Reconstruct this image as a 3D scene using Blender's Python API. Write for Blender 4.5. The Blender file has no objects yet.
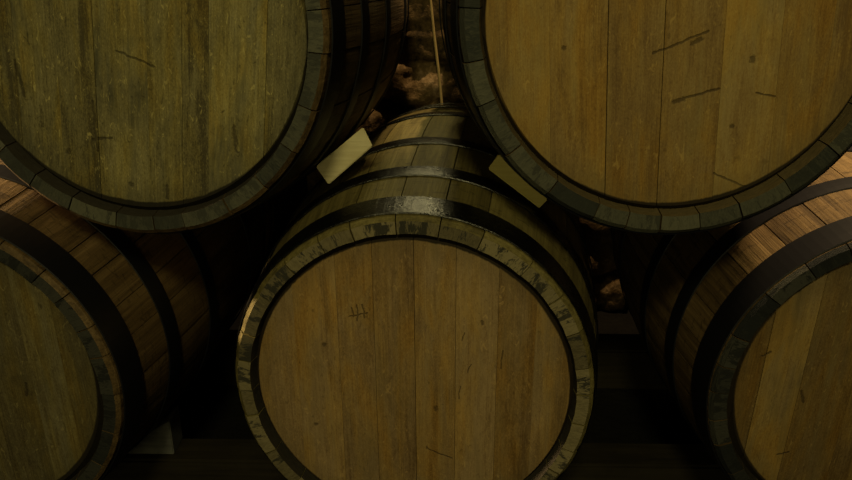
import bpy, bmesh, math, random
from mathutils import Vector, Matrix, noise

S = bpy.context.scene
C = S.collection
PI = math.pi
ZC = 1.07            # camera height above the cellar floor
RB = 0.32361         # bilge radius of a cask
RH = 0.285           # radius at the end hoops
LEN = 0.95
LEN_RECESS = .0125   # how far the head sits behind the stave ends
HL = LEN / 2

# ------------------------------------------------------------------ helpers
def prof(s):
    return RB - (RB - RH) * ((HL - s) / HL) ** 2

def link(name, verts, faces, mats, parent=None, fmat=None, gc=None, tone=None, smooth=False):
    me = bpy.data.meshes.new(name)
    me.from_pydata(verts, [], faces)
    for m in (mats if isinstance(mats, (list, tuple)) else [mats]):
        me.materials.append(m)
    if fmat:
        me.polygons.foreach_set('material_index', fmat)
    if gc:
        a = me.attributes.new('gc', 'FLOAT_VECTOR', 'POINT')
        a.data.foreach_set('vector', [c for v in gc for c in v])
    if tone:
        a = me.attributes.new('tone', 'FLOAT', 'POINT')
        a.data.foreach_set('value', tone)
    if smooth:
        me.polygons.foreach_set('use_smooth', [True] * len(faces))
    me.update()
    bm = bmesh.new(); bm.from_mesh(me)
    bmesh.ops.recalc_face_normals(bm, faces=bm.faces)
    bm.to_mesh(me); bm.free()
    o = bpy.data.objects.new(name, me)
    C.objects.link(o)
    if parent:
        o.parent = parent
    return o

def tag(o, label, cat, group=None):
    o['label'] = label; o['category'] = cat
    if group: o['group'] = group
    return o

def box_bm(bm, x0, x1, y0, y1, z0, z1, bev=0.004):
    r = bmesh.ops.create_cube(bm, size=1)
    bmesh.ops.scale(bm, vec=(x1 - x0, y1 - y0, z1 - z0), verts=r['verts'])
    bmesh.ops.translate(bm, vec=((x0 + x1) / 2, (y0 + y1) / 2, (z0 + z1) / 2), verts=r['verts'])
    if bev:
        es = list({e for v in r['verts'] for e in v.link_edges})
        bmesh.ops.bevel(bm, geom=es, offset=bev, segments=2, affect='EDGES')

def obj_bm(name, bm, mat, parent=None):
    me = bpy.data.meshes.new(name)
    bmesh.ops.recalc_face_normals(bm, faces=bm.faces)
    bm.to_mesh(me); bm.free()
    me.materials.append(mat)
    o = bpy.data.objects.new(name, me); C.objects.link(o)
    if parent: o.parent = parent
    return o

# ------------------------------------------------------------------ node helper
class NT:
    def __init__(self, name):
        self.m = bpy.data.materials.new(name); self.m.use_nodes = True
        self.t = self.m.node_tree; self.n = self.t.nodes; self.l = self.t.links
        self.b = self.n['Principled BSDF']
    def new(self, ty, **kw):
        n = self.n.new(ty)
        for k, v in kw.items(): setattr(n, k, v)
        return n
    def put(self, sock, v):
        if isinstance(v, bpy.types.NodeSocket): self.l.new(v, sock)
        elif v is not None: sock.default_value = v
    def math(self, op, a, b=None, c=None, clamp=False):
        n = self.new('ShaderNodeMath', operation=op, use_clamp=clamp)
        self.put(n.inputs[0], a); self.put(n.inputs[1], b); self.put(n.inputs[2], c)
        return n.outputs[0]
    def vec(self, op, a, b=None, out=0):
        n = self.new('ShaderNodeVectorMath', operation=op)
        self.put(n.inputs[0], a)
        if op == 'SCALE': self.put(n.inputs['Scale'], b)
        else: self.put(n.inputs[1], b)
        return n.outputs[out]
    def attr(self, name, out='Vector'):
        n = self.new('ShaderNodeAttribute', attribute_name=name)
        return n.outputs[out]
    def noise(self, v, scale, detail=4, rough=.55, dist=0):
        n = self.new('ShaderNodeTexNoise')
        self.put(n.inputs['Vector'], v)
        n.inputs['Scale'].default_value = scale; n.inputs['Detail'].default_value = detail
        n.inputs['Roughness'].default_value = rough; n.inputs['Distortion'].default_value = dist
        return n.outputs['Fac']
    def ramp(self, f, stops):
        n = self.new('ShaderNodeValToRGB'); self.put(n.inputs[0], f)
        e = n.color_ramp.elements
        while len(e) < len(stops): e.new(.5)
        for k, (p, c) in enumerate(stops):
            e[k].position = p
            e[k].color = (c, c, c, 1) if isinstance(c, (int, float)) else (*c, 1)
        return n.outputs[0]
    def mix(self, f, a, b, mode='MIX'):
        n = self.new('ShaderNodeMix', data_type='RGBA', blend_type=mode)
        self.put(n.inputs[0], f)
        for s, v in ((n.inputs[6], a), (n.inputs[7], b)):
            self.put(s, (*v, 1) if isinstance(v, tuple) and len(v) == 3 else v)
        return n.outputs[2]
    def maprange(self, f, a, b, c=0., d=1.):
        n = self.new('ShaderNodeMapRange'); n.interpolation_type = 'SMOOTHSTEP'
        self.put(n.inputs[0], f)
        for k, v in zip((1, 2, 3, 4), (a, b, c, d)): n.inputs[k].default_value = v
        return n.outputs[0]
    def done(self, col, rough=.7, height=None, hd=.002, metal=0., spec=.35):
        self.put(self.b.inputs['Base Color'], col)
        self.put(self.b.inputs['Roughness'], rough)
        self.put(self.b.inputs['Metallic'], metal)
        self.b.inputs['Specular IOR Level'].default_value = spec
        if height is not None:
            bp = self.new('ShaderNodeBump'); bp.inputs['Distance'].default_value = hd
            bp.inputs['Strength'].default_value = .8
            self.put(bp.inputs['Height'], height); self.l.new(bp.outputs[0], self.b.inputs['Normal'])
        return self.m

# ------------------------------------------------------------------ materials
def head_material(name, light, mid, dark, stain, stain_amt, flecks, marks, rin, mark_amt=.6):
    """oak head planks: gc = (across, along, seed), tone per plank"""
    t = NT(name)
    gc = t.attr('gc'); tone = t.attr('tone', 'Fac')
    fine = t.noise(t.vec('MULTIPLY', gc, (420, 9, 31)), 1, 5, .65)
    broad = t.noise(t.vec('MULTIPLY', gc, (30, 2.4, 17)), 1, 5, .62, .8)
    flk = t.noise(t.vec('MULTIPLY', gc, (150, 60, 11)), 1, 3, .6, 1.2)
    big = t.noise(t.vec('MULTIPLY', gc, (9, 6, 3)), 1, 4, .6, .5)
    spk = t.noise(t.vec('MULTIPLY', gc, (520, 260, 7)), 1, 3, .7)
    f = t.math('ADD', t.math('MULTIPLY', fine, .20), t.math('MULTIPLY', broad, .38))
    mot = t.noise(t.vec('MULTIPLY', gc, (70, 20, 5)), 1, 5, .65, 1.)
    f = t.math('ADD', f, t.math('ADD', t.math('MULTIPLY', spk, .24), t.math('MULTIPLY', mot, .18)))
    f = t.math('ADD', f, t.math('MULTIPLY', t.math('SUBTRACT', tone, .5), .34))
    col = t.ramp(f, [(.40, dark), (.5, mid), (.60, light)])
    # planks and streaks gone grey, others staying yellow
    hue = t.noise(t.vec('MULTIPLY', gc, (22, 5, 23)), 1, 4, .6, .6)
    gr = t.mix(1., col, (.88, .92, 1.20), 'MULTIPLY')
    col = t.mix(t.maprange(hue, .44, .60), col, gr)
    ye = t.mix(1., col, (1.06, .97, .74), 'MULTIPLY')
    col = t.mix(t.maprange(hue, .48, .36), col, ye)
    # grey-dark weather staining running along the grain
    st = t.maprange(t.math('ADD', t.math('MULTIPLY', big, .35), t.math('MULTIPLY', broad, .65)), .46, .66)
    col = t.mix(t.math('MULTIPLY', st, stain_amt), col, stain)
    # rays / flecks
    fl = t.maprange(flk, .60, .72)
    col = t.mix(t.math('MULTIPLY', fl, flecks), col, tuple(min(1, c * 1.55) for c in light))
    fd = t.maprange(flk, .40, .27)
    col = t.mix(t.math('MULTIPLY', fd, flecks * 1.2), col, tuple(c * .45 for c in dark))
    # scratches, knots and worm holes
    wob = t.noise(t.vec('MULTIPLY', gc, (230, 230, 0)), 1, 3)
    tot = None
    flat = t.vec('MULTIPLY', gc, (1, 1, 0))
    nw = t.new('ShaderNodeTexNoise'); t.put(nw.inputs['Vector'], flat); nw.inputs['Scale'].default_value = 45; nw.inputs['Detail'].default_value = 3
    warped = t.vec('ADD', flat, t.vec('SCALE', t.vec('MULTIPLY', t.vec('SUBTRACT', nw.outputs['Color'], (.5, .5, .5)), (1, 1, 0)), .008))
    for (x0, y0, x1, y1, r) in marks:
        a = Vector((x0, y0, 0)); b = Vector((x1, y1, 0)); d = b - a; L2 = max(d.length_squared, 1e-10)
        pa = t.vec('SUBTRACT', warped, tuple(a))
        h = t.math('DIVIDE', t.vec('DOT_PRODUCT', pa, tuple(d), 1), L2, clamp=True)
        n = t.new('ShaderNodeVectorMath', operation='SCALE'); n.inputs[0].default_value = tuple(d); t.l.new(h, n.inputs['Scale'])
        dist = t.vec('LENGTH', t.vec('SUBTRACT', pa, n.outputs[0]), None, 1)
        dist = t.math('ADD', dist, t.math('MULTIPLY', t.math('SUBTRACT', wob, .5), r * 1.6))
        m = t.maprange(dist, r * 1.35, r * .35)
        tot = m if tot is None else t.math('MAXIMUM', tot, m)
    if tot is not None:
        col = t.mix(t.math('MULTIPLY', tot, mark_amt), col, (.018, .012, .008))
    # near-black ring round the rim, with a softer darkened band inside it
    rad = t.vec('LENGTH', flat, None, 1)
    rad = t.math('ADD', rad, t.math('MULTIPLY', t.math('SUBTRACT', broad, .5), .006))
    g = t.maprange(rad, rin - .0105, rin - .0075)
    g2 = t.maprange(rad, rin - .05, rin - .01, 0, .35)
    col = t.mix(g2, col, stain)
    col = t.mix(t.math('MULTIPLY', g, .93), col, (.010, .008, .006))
    hgt = t.math('ADD', fine, t.math('MULTIPLY', broad, .6))
    if tot is not None: hgt = t.math('SUBTRACT', hgt, tot)
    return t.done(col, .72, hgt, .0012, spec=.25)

def stave_material(name, light, mid, dark):
    t = NT(name)
    gc = t.attr('gc'); tone = t.attr('tone', 'Fac')
    fine = t.noise(t.vec('MULTIPLY', gc, (330, 8, 31)), 1, 5, .65)
    broad = t.noise(t.vec('MULTIPLY', gc, (60, 4, 17)), 1, 4, .6, .8)
    cross = t.noise(t.vec('MULTIPLY', gc, (24, 60, 9)), 1, 4, .65, 1.5)
    f = t.math('ADD', t.math('MULTIPLY', fine, .35), t.math('MULTIPLY', broad, .65))
    f = t.math('ADD', f, t.math('MULTIPLY', t.math('SUBTRACT', tone, .5), .16))
    col = t.ramp(f, [(.30, dark), (.5, mid), (.72, light)])
    sm = t.maprange(cross, .54, .68)
    col = t.mix(t.math('MULTIPLY', sm, .55), col, tuple(c * .32 for c in dark))
    return t.done(col, .66, t.math('ADD', fine, broad), .0015, spec=.3)

def end_material(name, light, dark, patch, patch_amt):
    """sawn, greyed ends of the staves with inky patches"""
    t = NT(name)
    gc = t.attr('gc'); tone = t.attr('tone', 'Fac')
    n1 = t.noise(t.vec('MULTIPLY', gc, (260, 90, 60)), 1, 5, .65, 1.)
    n2 = t.noise(t.vec('MULTIPLY', gc, (30, 14, 14)), 1, 4, .6, .6)
    f = t.math('ADD', t.math('MULTIPLY', n1, .5), t.math('MULTIPLY', n2, .5))
    f = t.math('ADD', f, t.math('MULTIPLY', t.math('SUBTRACT', tone, .5), .35))
    col = t.ramp(f, [(.33, dark), (.62, light)])
    p = t.maprange(t.math('ADD', n2, t.math('MULTIPLY', t.math('SUBTRACT', n1, .5), .5)), .50, .60)
    col = t.mix(t.math('MULTIPLY', p, patch_amt), col, patch)
    return t.done(col, .8, n1, .0015, spec=.25)

def croze_material(name, c):
    t = NT(name)
    gc = t.attr('gc')
    n = t.noise(t.vec('MULTIPLY', gc, (90, 60, 20)), 1, 4, .6)
    return t.done(t.ramp(n, [(.35, tuple(v * .6 for v in c)), (.7, c)]), .85, n, .001, spec=.2)

def iron_material(name):
    t = NT(name)
    tc = t.new('ShaderNodeTexCoord').outputs['Object']
    n = t.noise(tc, 160, 5, .65); n2 = t.noise(tc, 22, 4, .6)
    col = t.ramp(n, [(.3, (.014, .014, .016)), (.7, (.075, .074, .064))])
    r = t.ramp(n2, [(.3, .24), (.7, .36)])
    return t.done(col, r, n, .0012, metal=.9, spec=.5)

def plain_wood(name, light, dark, axis=0, sc=1.):
    t = NT(name)
    tc = t.new('ShaderNodeTexCoord').outputs['Object']
    k = [140 * sc] * 3; k[axis] = 7 * sc
    n = t.noise(t.vec('MULTIPLY', tc, tuple(k)), 1, 5, .65, .4)
    n2 = t.noise(tc, 26 * sc, 4, .6)
    col = t.ramp(t.math('ADD', t.math('MULTIPLY', n, .6), t.math('MULTIPLY', n2, .4)), [(.33, dark), (.66, light)])
    return t.done(col, .75, n, .0012, spec=.25)

def stone_material(name, a, b, c):
    t = NT(name)
    tc = t.new('ShaderNodeTexCoord').outputs['Object']
    tone = t.attr('tone', 'Fac')
    n = t.noise(tc, 9, 6, .62, .4); n2 = t.noise(tc, 60, 5, .6)
    f = t.math('ADD', t.math('MULTIPLY', n, .6), t.math('MULTIPLY', n2, .4))
    f = t.math('ADD', f, t.math('MULTIPLY', tone, .2))
    col = t.ramp(f, [(.35, a), (.55, b), (.72, c)])
    return t.done(col, .9, t.math('ADD', n, t.math('MULTIPLY', n2, .5)), .012, spec=.2)

IRON = iron_material('worn_iron')
PAINTED = NT('black_painted_iron').done((.006, .006, .0075, 1), .5, None, metal=0., spec=.3)
STAVE_ORANGE = stave_material('stave_oak_orange', (.22, .145, .060), (.115, .073, .028), (.036, .022, .009))
STAVE_OLIVE = stave_material('stave_oak_olive', (.27, .225, .075), (.155, .125, .038), (.055, .044, .014))
END_GREY = end_material('end_grain_grey', (.125, .122, .08), (.032, .035, .028), (.018, .02, .019), .65)
END_TAN = end_material('end_grain_tan', (.27, .225, .115), (.10, .082, .042), (.022, .023, .02), .9)
END_SOOT = end_material('end_grain_soot', (.055, .054, .042), (.015, .017, .017), (.009, .010, .011), .8)
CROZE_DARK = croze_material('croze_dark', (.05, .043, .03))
CROZE_TAN = croze_material('croze_tan', (.16, .12, .055))

# ------------------------------------------------------------------ one cask
def ring_r(rad, a, oval):
    return rad * (1 + oval[0] * math.cos(2 * a) + oval[1] * math.sin(2 * a))

def stave_body(parent, seed, oval, mats, nst=28):
    rnd = random.Random(seed)
    V, F, FM, GC, TN = [], [], [], [], []
    w = [rnd.uniform(.72, 1.3) for _ in range(nst)]
    tw = sum(w); a = rnd.uniform(0, 1)
    RIN = .2560
    outer_s = [.007, .03, .08, .15, .24, .33, .42, HL]
    outer_s = outer_s + [LEN - s for s in reversed(outer_s[:-1])]
    for k in range(nst):
        a0 = a; a1 = a + 2 * PI * w[k] / tw; a = a1
        gap = .0009 / RH
        b0, b1 = a0 + gap, a1 - gap
        t = rnd.random(); sd = rnd.uniform(0, 50)
        dr = rnd.uniform(-.0012, .0008); d0 = rnd.uniform(-.0012, .0018)
        # closed (radius, s, zone) loop : zone 0 side wood, 1 end grain, 2 inside
        loop = [(prof(s) + dr, s) for s in outer_s]
        loop += [(.2795 + dr, LEN - d0), (.2595, LEN - d0), (RIN, LEN - .022), (RIN, LEN - .06)]
        loop += [(prof(s) - .026, s) for s in (LEN - .12, HL, .12)]
        loop += [(RIN, .06), (RIN, .022), (.2595, d0), (.2795 + dr, d0)]
        zone = [0] * (len(outer_s) - 1) + [3, 1] + [2] * 8 + [1, 3]
        n = len(loop); na = 5
        base = len(V)
        for j in range(na):
            ang = b0 + (b1 - b0) * j / (na - 1)
            edge = -.0007 if j in (0, na - 1) else 0.
            for (rr, s) in loop:
                q = ring_r(rr + edge, ang, oval)
                V.append((q * math.cos(ang), s, q * math.sin(ang)))
                GC.append((ang * .3, s if 0.004 < s < LEN - .004 else rr, sd)); TN.append(t)
        for j in range(na - 1):
            for i in range(n):
                i2 = (i + 1) % n
                F.append((base + j * n + i, base + j * n + i2, base + (j + 1) * n + i2, base + (j + 1) * n + i))
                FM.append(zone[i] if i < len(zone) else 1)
        F.append(tuple(base + i for i in range(n))); FM.append(0)
        F.append(tuple(base + (na - 1) * n + i for i in reversed(range(n)))); FM.append(0)
    # far end closed by its own boards
    base = len(V); m = 48
    for s in (LEN - .045, LEN - .025):
        for j in range(m):
            ang = 2 * PI * j / m; q = ring_r(RIN + .001, ang, oval)
            V.append((q * math.cos(ang), s, q * math.sin(ang))); GC.append((q * math.cos(ang), q * math.sin(ang), 3)); TN.append(.4)
    F.append(tuple(base + j for j in range(m))); FM.append(0)
    F.append(tuple(base + m + j for j in range(m))); FM.append(0)
    for j in range(m):
        F.append((base + j, base + (j + 1) % m, base + m + (j + 1) % m, base + m + j)); FM.append(0)
    return link('stave_body', V, F, mats, parent, FM, GC, TN)

def cask_head(parent, seed, oval, mat, seams, rho, tones):
    """front boards: strips of a disc, rolled by rho, with real gaps at the joints"""
    rnd = random.Random(seed)
    R = .2562
    V, F, GC, TN = [], [], [], []
    cr, sr = math.cos(rho), math.sin(rho)
    def rad_at(ang): return ring_r(R, ang, oval)
    edges = [(-R - .02, 0.)] + seams + [(R + .02, 0.)]
    for k in range(len(edges) - 1):
        p0, g0 = edges[k]; p1, g1 = edges[k + 1]
        p0 += g0 / 2; p1 -= g1 / 2
        lo, hi = max(p0, -R * .9995), min(p1, R * .9995)
        if hi - lo < .004: continue
        sd = rnd.uniform(0, 60); t = tones[k] if k < len(tones) else rnd.random()
        dz = rnd.uniform(-.0006, .0006)
        n = 15
        def bound(p, sg):           # point of the oval rim with coordinate p
            q = math.sqrt(max(R * R - p * p, 1e-9)) * sg
            for _ in range(6):
                U, W = p * cr - q * sr, p * sr + q * cr
                ang = math.atan2(W, U); rr = rad_at(ang)
                q = sg * math.sqrt(max(rr * rr - p * p, 1e-9))
            return q
        ring = []
        for j in range(n): p = lo + (hi - lo) * j / (n - 1); ring.append((p, bound(p, 1)))
        for j in range(n): p = hi - (hi - lo) * j / (n - 1); ring.append((p, bound(p, -1)))
        cx = sum(p for p, q in ring) / len(ring)
        def add(p, q, s):
            V.append((p * cr - q * sr, s, p * sr + q * cr)); GC.append((p, q, sd)); TN.append(t)
        b = len(V); m = len(ring)
        for (p, q) in ring: add(p, q, .032)
        for (p, q) in ring:                       # bevel running into the groove at the rim
            add(p, q, .023)
        def inset(p, q, d):
            lim = R - d - .001
            pp = min(max(p, -lim), lim)
            k_ = R - d; full = math.sqrt(max(R * R - pp * pp, 1e-9)); cut = math.sqrt(max(k_ * k_ - pp * pp, 0))
            return pp, (bound(pp, 1 if q > 0 else -1)) * cut / full
        for (p, q) in ring: add(*inset(p, q, .008), LEN_RECESS + dz)
        for r_ in (0, 1):
            for j in range(m):
                j2 = (j + 1) % m
                F.append((b + r_ * m + j, b + r_ * m + j2, b + (r_ + 1) * m + j2, b + (r_ + 1) * m + j))
        # front face split into quads across the strip
        for j in range(n - 1):
            F.append((b + 2 * m + j, b + 2 * m + j + 1, b + 2 * m + (m - 2 - j), b + 2 * m + (m - 1 - j)))
            F.append((b + j, b + j + 1, b + (m - 2 - j), b + (m - 1 - j)))
    return link('head', V, F, mat, parent, None, GC, TN)

def hoop(parent, s0, s1, oval, mat):
    V, F = [], []; m = 128
    secs = [s0, (s0 * 2 + s1) / 3, (s0 + 2 * s1) / 3, s1]
    loop = [(prof(s) + .0012, s) for s in secs] + [(prof(s1) + .0026, s1 - .001)]
    loop = [(prof(s0) + .0010, s0), (prof(s0) + .0030, s0 + .0008)] + [(prof(s) + .0034, s) for s in secs[1:3]] + \
           [(prof(s1) + .0030, s1 - .0008), (prof(s1) + .0010, s1)]
    n = len(loop)
    for j in range(m):
        ang = 2 * PI * j / m
        for (rr, s) in loop:
            q = ring_r(rr, ang, oval); V.append((q * math.cos(ang), s, q * math.sin(ang)))
    for j in range(m):
        for i in range(n):
            i2 = (i + 1) % n; j2 = (j + 1) % m
            F.append((j * n + i, j * n + i2, j2 * n + i2, j2 * n + i))
    return link('hoop', V, F, mat, parent)

def barrel(iron, label, front, yaw, pitch, oval, seed, head_mat, mats, hoop0, seams, rho, tones, row):
    ax = Vector((math.sin(yaw) * math.cos(pitch), math.cos(yaw) * math.cos(pitch), math.sin(pitch)))
    e = bpy.data.objects.new('wine_barrel', None); C.objects.link(e)
    e.empty_display_size = .1
    f = Vector(front) + Vector((0, 0, ZC))
    M = Matrix.Rotation(-yaw, 4, 'Z') @ Matrix.Rotation(pitch, 4, 'X')
    off = Vector((0, HL, -RB))
    e.location = f + (M.to_3x3() @ off)
    e.rotation_euler = (pitch, 0, -yaw)
    tag(e, label, 'barrel', row)
    parts = [stave_body(e, seed, oval, mats),
             cask_head(e, seed + 7, oval, head_mat, seams, math.radians(rho), tones)]
    for (s0, s1) in ((hoop0, .064), (.148, .188), (.318, .358)):
        parts.append(hoop(e, s0, s1, oval, iron))
        parts.append(hoop(e, LEN - s1, LEN - s0, oval, iron))
    for p in parts:
        p.location = -off
    return e

HM_MID = head_material('oak_head_amber', (.47, .31, .11), (.32, .20, .066), (.17, .098, .03), (.14, .105, .05), .45, .35,
    [(-.136,.068,-.136,.068,.0042),(-.158,-.081,-.158,-.081,.0036),(.039,-.037,.040,-.039,.0042),(.025,-.115,.025,-.115,.003),(.025,-.115,.065,-.132,.0013),
     (-.090,.133,-.088,.118,.0013),(-.082,.137,-.082,.111,.0014),(-.073,.139,-.070,.117,.0013),(-.095,.119,-.067,.126,.0012),(.111,.120,.111,.115,.0024),
     (.076,-.017,.079,.005,.0009),(.089,.030,.095,.047,.0009),(.081,.085,.084,.100,.0009),(.140,.040,.143,.070,.0011)], .2562)
HM_UL = head_material('oak_head_weathered', (.40, .335, .12), (.235, .19, .060), (.085, .067, .024), (.042, .042, .028), .85, .55,
    [(-.017,-.032,.035,-.047,.0017),(-.095,-.185,-.095,-.186,.0043),(-.003,-.222,-.003,-.223,.004),(.052,-.218,.052,-.236,.0028),(-.054,-.106,-.052,-.179,.002),
     (-.164,-.063,-.155,-.111,.0028),(-.056,-.162,-.029,-.156,.002),(.149,-.117,.155,-.153,.0031)], .2562)
HM_UR = head_material('oak_head_gold', (.44, .30, .085), (.33, .205, .052), (.20, .115, .03), (.15, .115, .045), .40, .30,
    [(-.035,-.045,.034,-.021,.0016),(.014,-.036,.026,-.030,.0031),(-.006,-.108,.052,-.095,.0017),(-.004,-.108,.006,-.106,.0034),(.074,-.145,.074,-.145,.0036),
     (.090,-.058,.091,-.062,.0034),(.053,-.209,.098,-.231,.0013),(-.148,-.029,-.148,-.030,.0031),(.099,-.104,.125,-.109,.0012)], .2562)
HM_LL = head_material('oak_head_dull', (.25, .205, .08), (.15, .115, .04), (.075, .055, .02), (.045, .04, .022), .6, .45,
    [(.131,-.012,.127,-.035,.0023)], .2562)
HM_LR = head_material('oak_head_brown', (.37, .25, .08), (.25, .155, .045), (.14, .08, .022), (.08, .06, .028), .5, .30,
    [(-.206,.059,-.217,.051,.0018),(-.141,-.124,-.159,-.129,.0015),(-.145,-.008,-.138,-.026,.0022)], .2562)

UP = 'barrels of the upper row'; LO = 'barrels of the lower row'
barrel(IRON, 'amber oak barrel low in the middle, with pale patchy rim and shiny top hoop',
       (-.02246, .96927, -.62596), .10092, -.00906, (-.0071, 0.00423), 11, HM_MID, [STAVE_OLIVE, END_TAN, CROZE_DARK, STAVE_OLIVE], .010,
       [(-.182, 0.0002), (-.113, 0.0003), (-.056, 0.0006), (.007, 0.0009), (.070, 0.0006), (.134, 0.0004), (.191, 0.00009)], 1.0,
       [.55, .62, .5, .45, .58, .66, .42, .55], LO)
barrel(PAINTED, 'weathered olive-grey oak barrel of the upper row, left of the pale cane',
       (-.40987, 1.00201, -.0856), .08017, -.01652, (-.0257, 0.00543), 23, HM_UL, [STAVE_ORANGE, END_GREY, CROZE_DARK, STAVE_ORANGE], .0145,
       [(-.163, 0.00009), (-.103, 0.00015), (-.049, 0.0007), (.026, 0.0002), (.075, 0.0003), (.113, 0.0006), (.193, 0.0004)], -5.5,
       [.35, .5, .42, .55, .48, .45, .6, .5], UP)
barrel(PAINTED, 'golden-brown oak barrel of the upper row with two diagonal dark scratches on its smooth head',
       (.3195, .9374, -.05777), .04912, -.00336, (-.0137, -.0097), 37, HM_UR, [STAVE_ORANGE, END_GREY, CROZE_TAN, END_GREY], .008,
       [(-.236, 0.00003), (-.166, 0.00015), (-.092, 0.0012), (-.021, 0.0012), (.054, 0.0004), (.125, 0.00015), (.187, 0.00009)], 4.5,
       [.5, .55, .5, .42, .48, .62, .45, .4], UP)
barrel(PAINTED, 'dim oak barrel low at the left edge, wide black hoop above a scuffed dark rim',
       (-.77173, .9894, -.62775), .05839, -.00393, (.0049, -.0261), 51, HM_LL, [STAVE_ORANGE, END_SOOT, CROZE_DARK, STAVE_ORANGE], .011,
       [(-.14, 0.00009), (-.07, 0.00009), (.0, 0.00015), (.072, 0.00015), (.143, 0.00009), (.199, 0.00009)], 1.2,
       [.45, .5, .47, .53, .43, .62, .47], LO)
barrel(PAINTED, 'brown oak barrel low at the right edge, orange-lit staves between two black hoops',
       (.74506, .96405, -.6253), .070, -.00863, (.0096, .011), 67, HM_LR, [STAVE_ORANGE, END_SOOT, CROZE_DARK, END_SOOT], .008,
       [(-.212, 0.0011), (-.149, 0.0011), (-.07, 0.00021), (.0, 0.00021), (.075, 0.00015), (.15, 0.00009)], -1.2,
       [.4, .72, .4, .45, .5, .4, .5], LO)

# ------------------------------------------------------------------ chocks and wedges
def prism(name, front, back, mat, bev=.0018):
    bm = bmesh.new()
    a = [bm.verts.new(v) for v in front]; b = [bm.verts.new(v) for v in back]
    n = len(a)
    bm.faces.new(a); bm.faces.new(list(reversed(b)))
    for i in range(n): bm.faces.new((a[i], b[i], b[(i + 1) % n], a[(i + 1) % n]))
    bmesh.ops.bevel(bm, geom=list(bm.edges), offset=bev, segments=2, affect='EDGES')
    return obj_bm(name, bm, mat)

PALE = plain_wood('fresh_pale_wood', (.80, .72, .42), (.58, .50, .26), 0)
OLIVE = plain_wood('yellowed_wood', (.86, .74, .26), (.68, .56, .16), 0)
GREYW = plain_wood('grey_wood', (.20, .20, .18), (.10, .10, .09), 0)
BEAM = plain_wood('dark_beam', (.032, .026, .013), (.012, .0095, .005), 0, .5)
CANE = plain_wood('pale_cane', (.60, .46, .20), (.40, .28, .10), 2)

def quad(pts, y, dx=0, dz=0): return [Vector((p[0] + dx, y, p[2] + ZC + dz)) for p in pts]
def taper(q, dy, k, keep):
    """same quad dy further back, thinned towards its lower edge"""
    c = sum(q, Vector()) / 4; return [Vector((c.x + (v.x - c.x) * k, v.y + dy, c.z + (v.z - c.z) * k + keep)) for v in q]
qL = quad([(-.1053, 0, -.2449), (-.0902, 0, -.2768), (-.1657, 0, -.3438), (-.1859, 0, -.3125)], 1.15, .002, -.002)
tag(prism('wedge', qL, taper(qL, .05, .62, -.002), PALE),
    'pale fresh-cut wooden wedge lit brightly, jammed right of the weathered upper barrel', 'wedge', 'wooden wedges between the barrels')
qR = quad([(.0966, 0, -.3035), (.1844, 0, -.37), (.198, 0, -.3545), (.1131, 0, -.2787)], 1.12, .001, -.003)
tag(prism('wedge', qR, taper(qR, .05, .60, -.002), OLIVE),
    'yellowish wooden wedge half hidden behind the rim of the golden-brown upper barrel', 'wedge', 'wooden wedges between the barrels')
zr = ZC - .951
ck = [Vector((-.645, 1.225, zr)), Vector((-.515, 1.225, zr)), Vector((-.515, 1.225, zr + .082)), Vector((-.640, 1.225, zr + .004))]
tag(prism('chock', ck, [v + Vector((0, .058, 0)) for v in ck], GREYW),
    'small grey triangular chock under the right side of the dim lower left barrel', 'chock')

# ------------------------------------------------------------------ rack
rk = bpy.data.objects.new('barrel_rack', None); C.objects.link(rk); rk.location = (0, 1.5, 0)
tag(rk, 'dark timber rack beam running under the lower barrels near the floor', 'rack')
def rack_part(name, *b):
    bm = bmesh.new(); box_bm(bm, *b, .006); o = obj_bm(name, bm, BEAM, rk); o.location = (0, -1.5, 0)
rack_part('beam', -1.5, 1.5, 1.206, 1.285, .0, zr)
rack_part('beam', -1.5, 1.5, 1.67, 1.77, .0, zr + .002)
rack_part('cross_beam', -1.5, -1.4, 1.285, 1.67, .0, .09)
rack_part('cross_beam', 1.4, 1.5, 1.285, 1.67, .0, .09)

# ------------------------------------------------------------------ cane against the pier
pts = [Vector((.155, 1.99, .006)), Vector((.098, 2.02, .35)), Vector((.042, 2.05, ZC - .385)), Vector((.030, 2.056, ZC - .28)),
       Vector((.0165, 2.062, ZC - .185)), Vector((.005, 2.068, ZC - .09)), Vector((-.012, 2.075, ZC + .08)), Vector((-.028, 2.08, ZC + .25))]
bm = bmesh.new(); prev = None; ns = 10
for k, p in enumerate(pts):
    d = (pts[min(k + 1, len(pts) - 1)] - pts[max(k - 1, 0)]).normalized()
    u = d.cross(Vector((0, 1, 0))).normalized(); v = d.cross(u)
    rr = .0042 - .0010 * k / len(pts)
    ring = [bm.verts.new(p + rr * (math.cos(2 * PI * j / ns) * u + math.sin(2 * PI * j / ns) * v)) for j in range(ns)]
    if prev:
        for j in range(ns): bm.faces.new((prev[j], prev[(j + 1) % ns], ring[(j + 1) % ns], ring[j]))
    else: bm.faces.new(ring)
    prev = ring
bm.faces.new(prev)
tag(obj_bm('cane', bm, CANE), 'thin pale cane leaning on the rough stone wall between the upper barrels', 'cane')

# ------------------------------------------------------------------ the cellar
def struct(o): o['kind'] = 'structure'; return o
STONE = stone_material('rough_stone', (.025, .017, .008), (.17, .11, .045), (.50, .35, .19))
WALLM = stone_material('cellar_wall', (.05, .045, .038), (.12, .10, .08), (.2, .17, .13))
FLOORM = stone_material('cellar_floor', (.006, .0055, .005), (.011, .010, .008), (.018, .016, .013))

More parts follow.
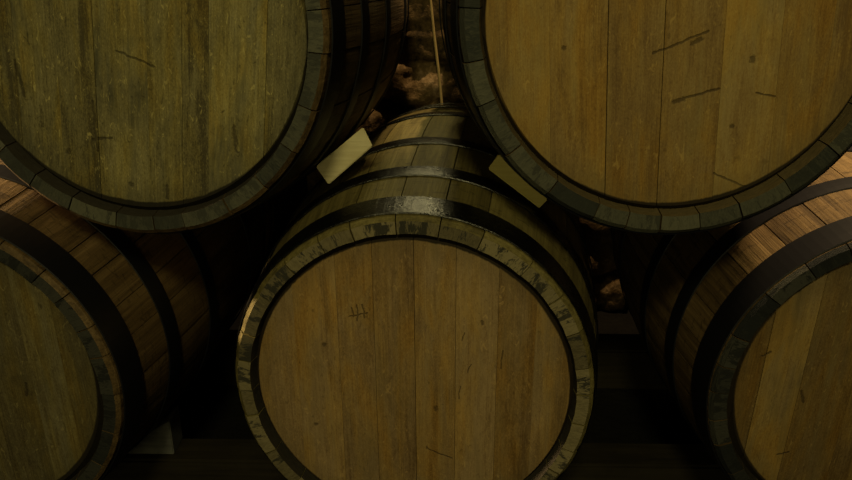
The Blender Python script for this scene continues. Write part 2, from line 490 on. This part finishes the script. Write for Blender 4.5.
def stone_face(x0, x1, z0, z1, y, seed, step=.0095):
    """rubble masonry: every vertex is pushed out by the nearest stone's dome"""
    rnd = random.Random(seed); stones = []
    z = z0
    row = 0
    while z < z1 + .2:
        h = rnd.uniform(.085, .15); x = x0 - rnd.uniform(0, .2)
        while x < x1 + .2:
            w = rnd.uniform(.12, .26)
            stones.append((x + w / 2, z + h / 2 + rnd.uniform(-.012, .012), w, h, rnd.uniform(.6, 1.25), rnd.random(), rnd.uniform(-.1, .1)))
            x += w
        z += h; row += 1
    V, F, TN = [], [], []
    nx = int((x1 - x0) / step) + 1; nz = int((z1 - z0) / step) + 1
    for j in range(nz):
        zz = z0 + (z1 - z0) * j / (nz - 1)
        near = [s for s in stones if abs(s[1] - zz) < .2]
        for i in range(nx):
            xx = x0 + (x1 - x0) * i / (nx - 1)
            wx = xx + .02 * noise.noise((xx * 9, zz * 9, 3.)); wz = zz + .02 * noise.noise((xx * 9, zz * 9, 8.))
            best, dd = None, 9
            for s in near:
                ca = s[6]; du = (wx - s[0]) + ca * (wz - s[1]); dv = (wz - s[1]) - ca * (wx - s[0])
                d = (abs(du) / (s[2] * .5)) ** 3 + (abs(dv) / (s[3] * .5)) ** 3
                if d < dd: best, dd = s, d
            dome = max(0, 1 - dd * .75) ** .5 * .036 * best[4]
            rough = .016 * noise.fractal((xx * 13, zz * 16, best[5] * 30), .9, 2.1, 6)
            V.append((xx, y + .03 - dome - rough, zz)); TN.append((best[5] - .5) * .8 if dome > .01 else -.8)
    for j in range(nz - 1):
        for i in range(nx - 1):
            F.append((j * nx + i, j * nx + i + 1, (j + 1) * nx + i + 1, (j + 1) * nx + i))
    # returns to the wall behind, so the pier has depth
    b = len(V)
    edge = [j * nx for j in range(nz)]; edge2 = [j * nx + nx - 1 for j in range(nz)]
    for e in (edge, edge2):
        b = len(V)
        for v in e: V.append((V[v][0], y + 1.0, V[v][2])); TN.append(0.)
        for k in range(nz - 1): F.append((e[k], e[k + 1], b + k + 1, b + k))
    return V, F, TN
V, F, TN = stone_face(-.37, .655, 0, 2.75, 2.13, 9)
struct(link('wall_pier', V, F, STONE, None, None, None, TN, True))
def slab(name, m, *b):
    bm = bmesh.new(); box_bm(bm, *b, 0); return struct(obj_bm(name, bm, m))
slab('floor', FLOORM, -3.2, 3.2, -3.6, 3.3, -.1, 0)
slab('ceiling', WALLM, -3.2, 3.2, -3.6, 3.3, 2.75, 2.85)
slab('wall_back', WALLM, -3.2, 3.2, 3.1, 3.3, 0, 2.75)
slab('wall_front', WALLM, -3.2, 3.2, -3.6, -3.4, 0, 2.75)
slab('wall_left', WALLM, -3.2, -3.0, -3.4, 3.1, 0, 2.75)
slab('wall_right', WALLM, 3.0, 3.2, -3.4, 3.1, 0, 2.75)

# ------------------------------------------------------------------ light
def light(name, ty, loc, power, col, aim=None, **kw):
    d = bpy.data.lights.new(name, ty); d.energy = power; d.color = col
    for k, v in kw.items(): setattr(d, k, v)
    o = bpy.data.objects.new(name, d); C.objects.link(o); o.location = loc
    if aim: o.rotation_euler = (Vector(aim) - Vector(loc)).to_track_quat('-Z', 'Y').to_euler()
    return o
WARM = (1., .87, .40)
light('front_lamp', 'AREA', (-.10, -1.0, ZC + 1.28), 16.5, WARM, (.0, 1., ZC - .3), size=.35, shape='DISK')
light('room_fill', 'AREA', (-.5, -1.7, ZC + .12), 4.5, WARM, (.0, 1., ZC - .3), size=.5, shape='DISK')
light('wall_spot', 'SPOT', (-.005, 1.93, ZC + .42), 7, (1., .86, .42), (-.02, 1.1, ZC - .30), shadow_soft_size=.045, spot_size=math.radians(62), spot_blend=.4)
light('right_spot', 'SPOT', (1.15, 1.25, ZC + 1.35), 225, (1., .70, .36), (.80, 1.2, ZC - .35), shadow_soft_size=.07, spot_size=math.radians(31), spot_blend=.5)
light('left_spot', 'SPOT', (-2.3, 1.2, ZC + .52), 520, (1., .70, .36), (-.62, 1.12, ZC - .34), shadow_soft_size=.05, spot_size=math.radians(15), spot_blend=.5)
light('pier_lamp', 'SPOT', (.26, 1.945, ZC + 1.45), 75, (1., .68, .34), (.26, 2.1, ZC - .6), shadow_soft_size=.03, spot_size=math.radians(60), spot_blend=.5)

W = bpy.data.worlds.new('world'); S.world = W; W.use_nodes = True
W.node_tree.nodes['Background'].inputs[0].default_value = (.001, .001, .0012, 1)

# ------------------------------------------------------------------ camera
cd = bpy.data.cameras.new('camera'); cam = bpy.data.objects.new('camera', cd); C.objects.link(cam)
cd.sensor_fit = 'HORIZONTAL'; cd.sensor_width = 36; cd.lens = 719.57 / 852 * 36
cd.clip_start = .05
P = .366658; ROLL = .010993
cam.location = (0, 0, ZC)
cam.rotation_euler = (Matrix.Rotation(PI / 2 - P, 3, 'X') @ Matrix.Rotation(ROLL, 3, 'Z')).to_euler()
S.camera = cam
vs = S.view_settings
vs.view_transform = 'Standard'; vs.look = 'None'; vs.exposure = 0; vs.gamma = 1; vs.use_curve_mapping = False
